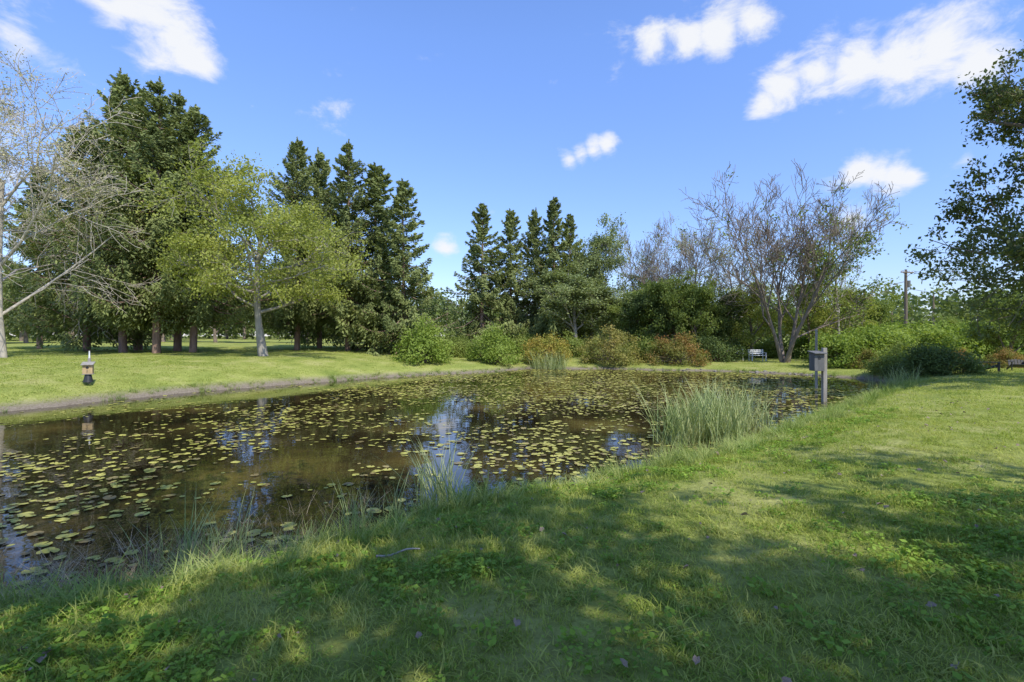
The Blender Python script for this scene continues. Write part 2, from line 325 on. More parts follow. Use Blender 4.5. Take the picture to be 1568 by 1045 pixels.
def scatter(name,x,y,protos,s0,s1,tilt=.12,dmin=.05,hz=None,z=None,d=None,idx=None):
    if d is None: d=sdist(x,y)
    m=d>dmin; x,y,d=x[m],y[m],d[m]; 
    zz=height(x,y,d) if z is None else np.full(len(x),z)
    n=len(x); sc=rng.uniform(s0,s1,n); 
    if hz is not None: hzz=hz(x,y,d)
    else: hzz=np.ones(n)
    rot=np.stack([rng.normal(size=n)*tilt,rng.normal(size=n)*tilt,rng.uniform(0,2*PI,n)],1)
    return instancer(name,np.stack([x,y,zz],1),rot,np.stack([sc,sc,sc*hzz],1),protos)
lawn=[blades('lawn_tuft_a',1,70,.15,.022,.058,.004,.008,.6,[g_lawn],2,.6),blades('lawn_tuft_b',2,60,.16,.025,.075,.004,.008,.8,[g_lawn],2,.7),blades('lawn_tuft_c',3,60,.14,.02,.05,.004,.007,.5,[g_lawn],2,.6)]
xs=[];ys=[]
for (a0,a1,dn) in [(-1.5,1.2,18),(1.2,5,82),(5,12,40)]:
    x,y=wedge(a0,a1,dn,mrg=2.5); xs.append(x); ys.append(y)
x=np.concatenate(xs); y=np.concatenate(ys)
bump=lambda x,y,d:.65+.5*(np.sin(x*1.3+y*.7)*np.sin(y*1.9-x*.4)*.5+.5)*(.6+.4*np.sin(x*5+y*3)*np.sin(y*4.3-x*2))+.8*np.exp(-np.maximum(d-.8,0)/1.0)
scatter('grass',x,y,lawn,.75,1.25,.18,.15,bump)
x1,y1=wedge(12,26,16); x2,y2=wedge(26,48,5)
x=np.concatenate([x1,x2]); y=np.concatenate([y1,y2])
lawnf=[blades('far_tuft_a',4,40,.24,.02,.05,.008,.014,.6,[g_lawn],2,.6),blades('far_tuft_b',5,40,.26,.02,.055,.008,.014,.7,[g_lawn],2,.7)]
scatter('meadow_grass',x,y,lawnf,.8,1.4,.12,.4)
# shoreline tall grass (near bank)
def band(xa,xb,ya,yb,n,d0,d1,near=None):
    x=rng.uniform(xa,xb,n); y=rng.uniform(ya,yb,n); d=sdist(x,y); m=(d>d0)&(d<d1)
    nb=nearside(x,y)
    if near is True: m&=nb
    if near is False: m&=~nb
    return x[m],y[m]
tall=[blades('tall_tuft_a',21,34,.10,.16,.42,.005,.011,.7,[g_tall],4,.35),blades('tall_tuft_b',22,26,.09,.12,.34,.006,.013,.9,[g_tall],4,.4),blades('tall_tuft_c',23,24,.12,.14,.38,.005,.010,.5,[g_tall],4,.5)]
x,y=band(-10,20,2,26,60000,-.2,1.2,True); d=sdist(x,y); kk=rng.random(len(x))<np.where(y<12,.44,.26)*np.where(d>.8,.5,1); x,y=x[kk],y[kk]
scatter('bank_grass',x,y,tall,.45,1.1,.18,-.2,lambda x,y,d:.65+.6*(np.sin(x*2.1+y)*np.sin(y*1.7)>0.1))
x,y=band(-7,8,1,12,9000,.9,3.6,True); mk=(np.sin(x*1.9+1)*np.sin(y*1.6+x*.5)>.2)&(x<1.0)&(rng.random(len(x))<.3); 
scatter('shaggy_grass',x[mk],y[mk],tall,.25,.5,.2,0)
# far bank low rushes along the waterline
x,y=band(-20,20,12,40,30000,-.25,.5,False); kk=(rng.random(len(x))<.35)&(np.sin(x*1.1)*np.sin(y*.9+x*.3)>-.2); x,y=x[kk],y[kk]
scatter('far_bank_grass',x,y,tall,.5,1.1,.15,-.25)
# broadleaf weeds
def weeds(name,seed,nl,rad,h,ls):
    rg=np.random.default_rng(seed); a=rg.uniform(0,2*PI,nl); r=rad*np.sqrt(rg.random(nl)); z=rg.uniform(.25,1,nl)*h*(1-.4*r/rad)
    C=np.stack([r*np.cos(a),r*np.sin(a),z],1); D=np.stack([np.cos(a),np.sin(a),rg.normal(size=nl)*.25],1)+rg.normal(size=(nl,3))*.4
    A=Acc(); sz=ls*rg.uniform(.6,1.3,nl); V,Q=leafq(C,D,norm(rg.normal(size=(nl,3))*.3+np.array([0,0,1])),sz,sz*.8); A.add(V,Q,0,rg.random(nl))
    s=np.linspace(0,1,3)[None,:,None]; B=C*np.array([.5,.5,0]); P=B[:,None]*(1-s)+C[:,None]*s; V,Q=tubes(P,np.full((nl,3),.0012),3); A.add(V,Q,0,np.full(len(Q),.4)); return A.mesh(name,[g_weed])
wd=[weeds('weed_a',31,30,.13,.09,.036),weeds('weed_b',32,24,.14,.12,.045),weeds('weed_c',33,36,.16,.06,.026)]
x,y=band(-8,9,1,14,30000,.15,2.1,True); mk=(np.sin(x*2.3)*np.sin(y*2.1+x)>-.15)&(rng.random(len(x))<.26); xa,ya=x[mk],y[mk]
x=rng.uniform(1.2,8,7000); y=rng.uniform(1.2,5.2,7000); mk=((x-y*.72)>.2+.5*np.sin(y*2.2)*np.sin(x*1.7)+rng.normal(size=7000)*.35)&(rng.random(7000)<.22); xb_,yb_=x[mk],y[mk]
x=rng.uniform(-5,0,2500); y=rng.uniform(1.2,4,2500); mk=(np.sin(x*1.7+2)*np.sin(y*2.0)+rng.normal(size=2500)*.3>.4)&(rng.random(2500)<.6); xc,yc=x[mk],y[mk]
x=rng.uniform(-4,6,450); y=rng.uniform(1.4,7,450)
scatter('weed_patch',np.concatenate([xa,xb_,xc,x]),np.concatenate([ya,yb_,yc,y]),wd,.4,1.05,.12,.1)
# reeds and cattails
reed=[blades('reed_a',41,11,.16,.8,1.5,.014,.026,.30,[g_reed],6,.32),blades('reed_b',42,9,.18,.55,1.25,.012,.024,.55,[g_reed],6,.42)]
def reeds(name,cx,cy,rx,ry,n,s0,s1,dmin=-2,base=None):
    a=rng.uniform(0,2*PI,n); r=np.sqrt(rng.random(n)); x=cx+rx*r*np.cos(a); y=cy+ry*r*np.sin(a); d=sdist(x,y); z=np.maximum(height(x,y,d),WZ-.05)
    m=(d>dmin); x,y,z=x[m],y[m],z[m]; k=len(x); sc=rng.uniform(s0,s1,k)
    instancer(name,np.stack([x,y,z],1),np.stack([rng.normal(size=k)*.1,rng.normal(size=k)*.1,rng.uniform(0,6.28,k)],1),np.stack([sc,sc,sc],1),reed)
reeds('cattail_clump',4.2,11.5,1.0,.8,62,.85,1.2)
reeds('cattail_clump',5.5,12.9,1.0,.8,55,.75,1.1)
reeds('cattail_clump',bx(840,36.5),36.5,1.3,.6,40,.9,1.3)
reeds('cattail_clump',bx(290,5.3),5.3,.45,.3,11,.35,.6)
reeds('cattail_clump',bx(350,5.3),5.3,.15,.15,5,.45,.65)
reeds('cattail_clump',bx(675,7.3),7.3,.3,.3,12,.5,.8)
reeds('cattail_clump',bx(560,6.6),6.6,.5,.3,9,.35,.55)
reeds('cattail_clump',bx(1370,21.5),21.5,1.0,.5,26,.6,.9)
# dry stalks lower-left
dry=[blades('dry_a',51,14,.2,.2,.6,.003,.006,.5,[g_dry],4,.9),blades('dry_b',52,10,.2,.15,.5,.003,.006,.8,[g_dry],4,1.2)]
x,y=band(-8,-1.8,2.5,7.5,6000,-1.3,.4,True); d=sdist(x,y); mk=rng.random(len(x))<np.where(x<-3,.32,.15)*np.where(d<-.6,.5,1); x,y=x[mk],y[mk]; d=sdist(x,y); z=np.maximum(height(x,y,d),WZ-.02); k=len(x)
instancer('dry_stalks',np.stack([x,y,z],1),np.stack([rng.normal(size=k)*.4,rng.normal(size=k)*.4,rng.uniform(0,6.28,k)],1),np.repeat(rng.uniform(.35,.8,k)[:,None],3,1),dry)
# lily pads
def pad(name,seed,mat):
    rg=np.random.default_rng(seed); m=17; a=np.linspace(.22,2*PI-.22,m); r=.5*(1+rg.normal(size=m)*.03); z=rg.normal(size=m)*.012+.012
    V=np.concatenate([[[0,0,0.0]],np.stack([r*np.cos(a),r*np.sin(a),z],1)]); Q=np.array([[0,1+2*i,2+2*i,3+2*i] for i in range(8)])
    return make_mesh(name,V,Q,var=np.full(8,rg.random()),mats=[mat],smooth=np.ones(8))
m_pad=leafmat('lily_pad',(.15,.15,.025),(.30,.29,.05),(.47,.43,.10),0,.7,.4,True,.25)
m_padb=leafmat('lily_pad_brown',(.11,.075,.03),(.21,.16,.055),(.34,.27,.09),0,.7,.4,True,.25)
x=rng.uniform(-20,19,150000); y=rng.uniform(3.5,37,150000); d=sdist(x,y)
fl=np.sin(x*.55+y*.3+1)*np.sin(y*.45-x*.2)+.6*np.sin(x*1.3-y*.9)*np.sin(y*1.1+x*.6)+.5*np.sin(x*3.1+y)*np.sin(y*2.7-x)+.4*np.sin(x*6.1-y*2)*np.sin(y*5.7+x)
dens=.12+.20*fl+.22*S((y-13)/10)*S((x+9)/8)+.10*S((-x-1)/5)*S((13-y)/5)
dens=dens*S((18-np.abs(x-2))/5)*np.where((x<-9)&(y>14),.45,1)
mk=(d<-.3)&(rng.random(len(x))<dens*.95); x,y=x[mk],y[mk]; k=len(x); sc=.055+.115*rng.random(k)**1.7
instancer('lily_pads',np.stack([x,y,WZ+.006+rng.random(k)*.012],1),np.stack([rng.normal(size=k)*.05,rng.normal(size=k)*.05,rng.uniform(0,6.28,k)],1),np.repeat(sc[:,None],3,1),[pad('pad_a',1,m_pad),pad('pad_b',2,m_pad),pad('pad_c',3,m_pad),pad('pad_d',4,m_padb)])
# fallen leaves
m_fall=solid('fallen_leaf_brown',(.14,.10,.07),(.34,.26,.18),30,.8,.2)
def fleaf(name,seed):
    rg=np.random.default_rng(seed); m=13; a=np.linspace(0,2*PI,m); r=.5*(.62+.38*np.abs(np.cos(a*2.5))); z=.22*np.abs(np.sin(a))**2+rg.normal(size=m)*.04+.03
    V=np.concatenate([[[0,0,.03]],np.stack([r*np.cos(a),r*.75*np.sin(a),z],1)]); Q=np.array([[0,1+2*i,2+2*i,3+2*i] for i in range(6)]); return make_mesh(name,V,Q,mats=[m_fall])
x,y=wedge(1.3,13,3.0); d=sdist(x,y); m=d>.6; x,y,d=x[m],y[m],d[m]; k=len(x); z=height(x,y,d)+.05
instancer('fallen_leaves',np.stack([x,y,z],1),np.stack([rng.normal(size=k)*.4,rng.normal(size=k)*.4,rng.uniform(0,6.28,k)],1),np.repeat((.025+.055*rng.random(k)**2)[:,None],3,1),[fleaf('fallen_leaf_a',1),fleaf('fallen_leaf_b',2)])

# ------------------------------------------------------------------ trees
sp=[spruce('spruce_a',3,19.5,5.4,3.3,56,droop=-.24),spruce('spruce_b',8,17,4.8,2.3,54,droop=-.3),spruce('spruce_c',13,13.5,3.7,.9,60,open_=.08),spruce('spruce_d',29,19.5,5.0,3.6,56,step=.56,droop=-.2)]
def put_spruce(i,xp,Y,ytop,rz,rs=1.):
    X=bx(xp,Y); gz=ground_z(X,Y); Hh=bz(ytop,Y)-gz; s=Hh/[19.5,17,13.5,19.5][i]; place('spruce_tree',sp[i],X,Y,rz,(s*rs,s*rs,s))
for t in [(0,187,36,106,.3,1.),(3,240,34.5,118,2.2,1.),(0,297,36,160,4.,1.05),(1,135,38,185,1.,1.1),(3,212,40,140,1.5,1.1),(3,272,39,138,3.,1.),
          (0,455,41,210,5.2,.95),(3,533,40,215,.8,1.0),(2,576,41,250,3.5,1.2),(2,618,38,274,2.9,1.05),(1,490,45,228,1.9,.9),
          (2,738,48,312,.5,1.05),(2,782,50,320,3.1,.95),(2,848,49,302,1.4,.95),(1,818,51,318,4.4,.9),(2,872,52,328,.2,.9),(0,60,44,250,.2,1.)]:
    put_spruce(*t)
lt=decid('light_tree',25,11.3,5.2,.22,[bark_grey,m_light],[(18,.62,62,.32,.05),(6,.5,48,.25,.0),(5,.55,45,.2,-.06)],nleaf=64,lsize=.16,sig=.32,trunk_frac=.66,up=.02)
place('locust_tree',lt,bx(403,31),31,.4)
silver=decid('bare_silver_tree',19,14.5,6.6,.19,[bark_silver,m_pale],[(13,.62,55,.2,.10),(6,.55,50,.2,.0),(6,.55,48,.2,-.04),(5,.6,45,.2,-.06)],nleaf=16,lsize=.10,sig=.22,keepfn=lambda P,rg:rg.random(len(P))<np.where(P[:,2]>8,.6,.06),trunk_frac=.62,up=.0,minr=.013)
place('bare_silver_tree',silver,bx(2,27),27,.9)
kf=lambda P,rg:(rg.random(len(P))<np.where((P[:,0]>2.0)&(P[:,2]<9.0),.5,.02))
big=decid('half_bare_ash_tree',17,14,6.0,.26,[bark,m_green],[(7,.72,34,.25,.22),(6,.55,42,.2,.1),(5,.55,42,.2,.06),(4,.55,42,.2,.03)],nleaf=18,lsize=.2,sig=.25,keepfn=kf,stems=4,trunk_frac=.58,up=.09,minr=.015,spread=.30)
place('half_bare_ash_tree',big,bx(1203,38),38,0)
place('half_bare_ash_tree',big,bx(1015,51),51,2.4,(.8,.8,.90))
kf2=lambda P,rg:(rg.random(len(P))<np.where(P[:,2]>6,.06,.3))
b2=decid('sparse_tree',23,11.5,4.0,.15,[bark_grey,m_light],[(8,.65,42,.3,.15),(6,.55,42,.2,.05),(5,.55,42,.2,.03),(4,.55,42,.2,.0)],nleaf=14,lsize=.2,sig=.25,keepfn=kf2,trunk_frac=.6,minr=.015)
place('sparse_tree',b2,bx(1285,41),41,1,(.8,.8,1.14)); place('sparse_tree',b2,bx(975,52),52,4.,(.9,.9,1.12)); place('sparse_tree',b2,bx(1065,50),50,5.,(.9,.9,1.2)); place('sparse_tree',b2,bx(1130,47),47,.5,(.9,.9,1.05))
gt=decid('maple_a',31,9,3.6,.2,[bark,m_green],[(10,.6,50,.15,.1),(6,.5,48,.2,.05),(5,.5,45,.2,.0)],nleaf=70,lsize=.22,sig=.33,trunk_frac=.6)
gl=decid('maple_l',37,9,3.6,.2,[bark,m_light],[(10,.6,50,.15,.1),(6,.5,48,.2,.05),(5,.5,45,.2,.0)],nleaf=50,lsize=.20,sig=.33,trunk_frac=.6)
gd=decid('maple_b',33,7,3.2,.18,[bark,m_dark],[(10,.6,50,.12,.1),(6,.5,48,.2,.05),(5,.5,45,.2,.0)],nleaf=70,lsize=.2,sig=.32,trunk_frac=.6)
wl=decid('willow_a',35,11.5,3.2,.2,[bark_grey,m_grey],[(12,.5,42,.2,.2),(6,.5,48,.2,.05),(5,.5,45,.2,.0)],nleaf=50,lsize=.2,sig=.3,trunk_frac=.75)
place('green_tree',wl,bx(905,50),50,0,(.95,.95,1.14)); place('green_tree',wl,bx(885,46),46,2,(1.1,1.1,.72)); place('green_tree',wl,bx(935,47),47,3.3,(1.1,1.1,.6))
for (m_,xp,Y,s,rz,nm) in [(gd,995,44,.8,0,'maple_tree'),(gt,1035,43,.78,1,'maple_tree'),(gt,1065,42,.70,2,'maple_tree'),(gd,1095,44,.8,3,'maple_tree'),(gl,1150,44,.72,4,'maple_tree'),
     (gl,1240,43,.70,5,'maple_tree'),(gl,1300,42,.64,.4,'maple_tree'),(gt,1345,46,.6,1.4,'maple_tree'),(gt,960,46,.6,2.4,'maple_tree'),(gt,1545,30,.50,3.4,'maple_tree'),(gt,1605,34,.6,4.4,'maple_tree'),(gt,1450,52,.45,4.4,'maple_tree'),
     (gt,40,64,1.,.4,'maple_tree'),(gd,110,70,1.2,1.4,'maple_tree'),(gt,180,66,.9,2.4,'maple_tree'),(gd,250,72,1.3,3.4,'maple_tree'),(gt,330,68,1.,.9,'maple_tree'),(gd,400,66,1.1,5.,'maple_tree'),(gt,470,64,.9,.1,'maple_tree'),(gd,545,62,1.,3.,'maple_tree'),(gd,-30,60,1.1,3.,'maple_tree')]:
    place(nm,m_,bx(xp,Y),Y,rz,s)
oak=decid('oak_near',41,13.0,5.6,.34,[bark,m_oak],[(14,.60,60,.18,.08),(7,.5,48,.2,.05),(6,.5,45,.15,-.05),(3,.55,45,.2,-.05)],nleaf=42,lsize=.15,sig=.18,trunk_frac=.68,up=.02)
place('oak_tree',oak,20.6,16.2,2.2,(1.02,1.02,1.06))
# tall trees behind the viewpoint, shading the lawn
kg=lambda P,rg: (np.sin(P[:,0]*1.7+P[:,2]*.9)*np.sin(P[:,1]*1.9-P[:,2]*.7+1)+.2*rg.normal(size=len(P))>-.06)
sh=decid('shade_oak',47,13.0,5.6,.34,[bark,m_oak],[(12,.6,58,.50,.1),(6,.5,48,.2,.05),(5,.5,45,.15,-.02),(3,.55,45,.2,-.02)],nleaf=14,lsize=.22,sig=.2,trunk_frac=.65,up=.05,keep=.85,keepfn=kg)
for (x,y,rz,s) in [(6.0,-2.6,0,1.),(11.2,-2.2,2,.95),(-.2,-2.8,4,.92)]: place('oak_tree',sh,x,y,rz,s)

# ------------------------------------------------------------------ shrubs
b_a=bush('shrub_a',1,1.7,1.7,2.4,[bark,m_bright],60,120,.17,.28)
b_b=bush('shrub_b',2,2.2,1.8,2.1,[bark,m_yel],80,110,.14,.22)
b_c=bush('shrub_c',3,2.4,2.0,2.2,[bark,m_mix],90,110,.13,.2)
b_d=bush('shrub_d',4,2.3,1.8,2.0,[bark,m_red],80,110,.14,.22)
b_e=bush('shrub_e',5,2.6,2.0,2.9,[bark,m_bright],90,110,.2,.3)
b_f=bush('shrub_f',6,1.8,1.5,1.7,[bark,m_dark],70,110,.14,.22)
b_g=bush('shrub_g',7,1.8,1.5,2.0,[bark,m_green],70,110,.16,.25)
for (m_,xp,Y,s,rz) in [(b_a,648,34,1.,0),(b_a,758,37,.92,2),(b_g,712,40,.7,1),(b_g,690,44,.8,3),(b_b,838,38.6,.98,1),(b_c,933,38.3,1.05,2),(b_d,1037,37.6,.95,3),
     (b_g,870,43,.9,2),(b_g,985,42,1.1,3),(b_f,1090,40,1.1,3),(b_g,800,46,1.,3),
     (b_e,1300,33,.85,0),(b_e,1350,34,.95,1),(b_e,1400,35,.98,2),(b_e,1450,36,1.0,3),(b_e,1500,36,1.,4),(b_d,1330,31.5,.5,1),(b_d,1460,31,.5,2),(b_g,1395,31.5,.6,4),(b_d,1540,29,.5,4),
     (b_f,1400,24.5,.6,0),(b_f,1440,24,.8,2),(b_g,1370,27,.7,3),(b_e,1570,36,1.1,0),(b_e,1640,36,1.1,0),(b_e,1250,45,.8,0),(b_g,1180,46,.9,1),(b_g,1120,45,.9,2)]:
    place('shrub',m_,bx(xp,Y),Y,rz,s)

# ------------------------------------------------------------------ distant treeline (one mass)
rg=np.random.default_rng(77); A=Acc(); th=np.linspace(-1.45,1.45,120); 
for th_ in th:
    for row in range(2):
        Dd=rg.uniform(95,120)+row*22; x=math.sin(th_)*Dd*1.15; y=math.cos(th_)*Dd; 
        if y<10: y+=10
        h=rg.uniform(7.5,12.5)+row*2; r=rg.uniform(3.5,5.5); gz=float(land(np.array(x),np.array(y)))
        nc=26; v=norm(rg.normal(size=(nc,3))); v[:,2]=np.abs(v[:,2]); c=v*np.array([r,r,h*.8])*rg.uniform(.6,1,(nc,1))+np.array([x,y,gz+h*.08])
        per=26; C=np.repeat(c,per,0)+rg.normal(size=(nc*per,3))*np.array([.9,.9,.8]); Dr=rg.normal(size=C.shape); Nn=norm(rg.normal(size=C.shape)+np.array([0,0,.5])); sz=rg.uniform(.5,1.0,len(C))
        V,Q=leafq(C,Dr,Nn,sz,sz*.7); A.add(V,Q,1,np.clip(np.repeat(rg.random(nc)*.5+rg.random()*.3,per)+rg.random(len(C))*.2,0,1))
        P=np.array([[[x,y,gz-1],[x,y,gz+h*.3],[x,y,gz+h*.7]]]); V,Q=tubes(P,np.array([[.3,.22,.1]]),6); A.add(V,Q,0)
add_obj('distant_treeline',A.mesh('distant_treeline',[bark,m_far]))

# ------------------------------------------------------------------ built objects
import bmesh
wood=solid('weathered_wood',(.20,.18,.15),(.36,.33,.28),10,.85,.4,(1,1,.15))
wood_y=solid('cedar_wood',(.34,.23,.11),(.52,.38,.20),10,.8,.3,(1,1,.2))
dark_w=solid('dark_metal',(.015,.015,.015),(.03,.03,.03),8,.5,.1)
grey_w=solid('grey_board',(.09,.09,.085),(.16,.155,.15),9,.8,.3,(1,1,.2))
white_w=solid('white_paint_wood',(.55,.55,.52),(.78,.78,.75),9,.6,.1)
pole_w=solid('pole_wood',(.10,.075,.055),(.20,.15,.11),6,.9,.4,(1,1,.1))
def boxm(name,sx,sy,sz,loc,mat,parent,rot=(0,0,0),bev=.008,taper=1.):
    bm=bmesh.new(); bmesh.ops.create_cube(bm,size=1)
    for v in bm.verts:
        k=taper if v.co.z>0 else 1.; v.co=Vector((v.co.x*sx*k,v.co.y*sy*k,v.co.z*sz))
    if bev: bmesh.ops.bevel(bm,geom=bm.edges[:],offset=bev,segments=1,affect='EDGES')
    me=bpy.data.meshes.new(name); bm.to_mesh(me); bm.free(); me.materials.append(mat); return add_obj(name,me,loc,rot,parent=parent)
def cyl(name,r0,r1,h,loc,mat,parent,rot=(0,0,0),seg=14):
    bm=bmesh.new(); bmesh.ops.create_cone(bm,cap_ends=True,segments=seg,radius1=r0,radius2=r1,depth=h); me=bpy.data.meshes.new(name); bm.to_mesh(me); bm.free(); me.materials.append(mat)
    return add_obj(name,me,loc,rot,parent=parent)
def empty(name,x,y,z,rz=0):
    o=bpy.data.objects.new(name,None); COL.objects.link(o); o.location=(x,y,z); o.rotation_euler=(0,0,rz); return o
# birdhouse on far-left bank
X=bx(135,19.3); e=empty('birdhouse',X,19.3,ground_z(X,19.3),.5)
boxm('post',.09,.09,1.05,(0,0.19,.5),wood,e); boxm('box',.30,.26,.36,(0,0,.62),wood_y,e); boxm('roof',.38,.40,.03,(0,-.02,.83),wood,e,(.25,0,0)); boxm('floor_board',.34,.30,.025,(0,0,.43),wood,e)
cyl('entrance_hole',.045,.045,.012,(0,-.133,.68),dark_w,e,(PI/2,0,0)); cyl('baffle',.16,.10,.28,(0,0,.27),dark_w,e); cyl('perch',.01,.01,.08,(0,-.17,.58),wood,e,(PI/2,0,0)); cyl('finial',.03,.02,.3,(0,.19,1.15),white_w,e)
# nest box + posts on right bank
X=bx(1262,18.4); Y=18.4; g=ground_z(X,Y); e=empty('wood_duck_box',X,Y,g,0)
topz=bz(533,Y)-g; boxm('post',.14,.14,topz+.3,(0,0,topz/2-.15),wood,e)
bt=bz(541,Y)-g; bb=bz(568,Y)-g; boxm('box',.36,.34,bt-bb,(-.28,-.02,(bt+bb)/2),grey_w,e); boxm('roof',.46,.48,.035,(-.28,-.06,bt+.03),grey_w,e,(.15,0,0)); cyl('entrance_hole',.055,.055,.012,(-.28,-.193,bt-.17),dark_w,e,(PI/2,0,0))
boxm('bracket',.10,.06,.10,(-.09,0,(bt+bb)/2),wood,e)
X=bx(1250,23); e=empty('fence_post',X,23,WZ,0); cyl('post',.06,.05,2.8,(0,0,1.2),wood,e); cyl('cap',.07,.03,.06,(0,0,2.63),wood,e)
# utility pole
Y=60; X=bx(1387,Y); g=ground_z(X,Y); H=bz(413,Y)-g; e=empty('utility_pole',X,Y,g,.25)
cyl('pole',.22,.14,H,(0,0,H/2),pole_w,e); boxm('crossarm',1.9,.10,.13,(0,-.17,H-.35),pole_w,e)
for i,xx in enumerate([-.85,-.4,.4,.85]): cyl('insulator_%d'%i,.05,.03,.16,(xx,-.17,H-.21),white_w,e)
cyl('transformer',.24,.24,.8,(.36,0,H-1.7),grey_w,e); cyl('lamp_arm',.035,.035,1.6,(-.75,0,H-1.55),grey_w,e,(0,PI/2-.2,0)); boxm('lamp_head',.5,.2,.12,(-1.6,0,H-1.78),grey_w,e)
boxm('brace_1',.9,.03,.05,(-.35,-.18,H-.6),pole_w,e,(0,.6,0)); boxm('brace_2',.9,.03,.05,(.35,-.18,H-.6),pole_w,e,(0,-.6,0))
P=[];
for (z0,yo,x0) in [(H-.15,-.17,-.85),(H-.15,-.17,.85),(H-2.2,0,.15),(H-2.9,0,.15)]:
    s=np.linspace(0,1,24); a_=np.array([x0,yo,z0]); b_=np.array([48.,6.,z0+.2]); c=a_[None]*(1-s)[:,None]+b_[None]*s[:,None]; c[:,2]-=4*s*(1-s)*1.1; P.append(c)
V,Q=tubes(np.array(P),np.full((len(P),24),.022),4); add_obj('wires',make_mesh('wires',V,Q,mats=[dark_w]),parent=e)
e2=empty('utility_pole',X+48*math.cos(.25)-6*math.sin(.25),Y+48*math.sin(.25)+6*math.cos(.25),g,.25); cyl('pole',.19,.12,H,(0,0,H/2),pole_w,e2); boxm('crossarm',1.9,.1,.13,(0,-.17,H-.35),pole_w,e2)
# garden benches
for (xp,Y,rz) in [(1160,39.5,.2),(1125,41,-.3)]:
    X=bx(xp,Y); e=empty('garden_bench',X,Y,ground_z(X,Y)+.02,rz)
    for i in range(4): boxm('seat_slat_%d'%i,1.3,.09,.025,(0,-.18+i*.11,.44),white_w,e,bev=.004)
    for i in range(3): boxm('back_slat_%d'%i,1.3,.025,.08,(0,.24+.02*i,.58+i*.13),white_w,e,bev=.004)
    for i,(lx,ly) in enumerate([(-.6,-.18),(.6,-.18),(-.6,.2),(.6,.2)]): boxm('leg_%d'%i,.06,.06,.43 if ly<0 else .9,(lx,ly,.215 if ly<0 else .45),white_w,e,bev=.004)
    for i,lx in enumerate([-.6,.6]): boxm('armrest_%d'%i,.07,.45,.03,(lx,0,.64),white_w,e,bev=.004); boxm('arm_post_%d'%i,.05,.05,.2,(lx,-.18,.53),white_w,e,bev=.004)
# dark lounge chairs on right lawn
for (xp,Y,rz) in [(1518,23.5,.8),(1560,24,-.5)]:
    X=bx(xp,Y); e=empty('adirondack_chair',X,Y,ground_z(X,Y),rz)
    for i in range(5): boxm('seat_slat_%d'%i,.55,.085,.02,(0,-.25+i*.1,.33-i*.028),dark_w,e,(-.27,0,0),bev=.004)
    for i in range(5): boxm('back_slat_%d'%i,.1,.02,.42-.05*abs(i-2),(-.23+i*.115,.33,.38),dark_w,e,(-.5,0,0),bev=.004)
    for i,lx in enumerate([-.31,.31]): boxm('armrest_%d'%i,.11,.65,.02,(lx,.02,.46),dark_w,e,bev=.004); boxm('front_leg_%d'%i,.03,.09,.45,(lx,-.25,.225),dark_w,e,bev=.004); boxm('rear_leg_%d'%i,.03,.7,.09,(lx,.08,.2),dark_w,e,(-.35,0,0),bev=.004)
# stones along far shore
m_rock=solid('stone',(.13,.11,.09),(.28,.25,.21),4,.9,.6)
def rock(name,seed):
    rg=np.random.default_rng(seed); bm=bmesh.new(); bmesh.ops.create_icosphere(bm,subdivisions=2,radius=.5)
    for v in bm.verts: v.co*= 1+.22*math.sin(v.co.x*6+seed)*math.cos(v.co.y*7)+rg.normal()*.05; v.co.z*=.45
    me=bpy.data.meshes.new(name); bm.to_mesh(me); bm.free(); me.materials.append(m_rock); return me
x,y=band(10,20,26,40,6000,-.1,.5,False); mk=rng.random(len(x))<.10; x,y=x[mk],y[mk]; d=sdist(x,y); k=len(x)
instancer('shore_stones',np.stack([x,y,height(x,y,d)+.0],1),np.stack([rng.normal(size=k)*.2,rng.normal(size=k)*.2,rng.uniform(0,6.28,k)],1),np.repeat(rng.uniform(.08,.3,k)[:,None],3,1),[rock('stone_a',1),rock('stone_b',2)])
# fallen stick
X,Y=bx(610,4.1),4.1; s=np.linspace(-.16,.16,7); P=np.stack([s+X,Y+s*.5+.01*np.sin(s*30),np.array([ground_z(X,Y)+.06]*7)+.01*np.sin(s*20)],1)[None]
V,Q=tubes(P,np.linspace(.010,.006,7)[None],6); add_obj('fallen_stick',make_mesh('fallen_stick',V,Q,mats=[bark_grey]))

# ------------------------------------------------------------------ light and sky
el=math.radians(50); sxy=norm(np.array([.6,-.8])); sd=Vector((sxy[0]*math.cos(el),sxy[1]*math.cos(el),math.sin(el)))
sl=bpy.data.lights.new('sun','SUN'); sl.energy=5.0; sl.angle=math.radians(.5); sl.color=(1,.96,.86); so=bpy.data.objects.new('sun',sl); COL.objects.link(so); so.rotation_euler=sd.to_track_quat('Z','Y').to_euler(); so.location=(20,-20,40)
w=bpy.data.worlds.new('World'); scene.world=w; w.use_nodes=True; nt=w.node_tree; nt.nodes.clear(); L=nt.links.new
out=N(nt,'ShaderNodeOutputWorld'); bg=N(nt,'ShaderNodeBackground'); bg.inputs[1].default_value=.15; L(bg.outputs[0],out.inputs[0])
sk=N(nt,'ShaderNodeTexSky',sky_type='NISHITA'); sk.sun_disc=False; sk.sun_elevation=el; sk.sun_rotation=math.atan2(sxy[0],sxy[1]); sk.air_density=1.0; sk.dust_density=.4; sk.ozone_density=2.0
tc=N(nt,'ShaderNodeTexCoord'); vn=N(nt,'ShaderNodeVectorMath',operation='NORMALIZE'); L(tc.outputs['Generated'],vn.inputs[0])
nz=N(nt,'ShaderNodeTexNoise'); nz.inputs['Scale'].default_value=13; nz.inputs['Detail'].default_value=9; nz.inputs['Roughness'].default_value=.62; nz.inputs['Distortion'].default_value=.3
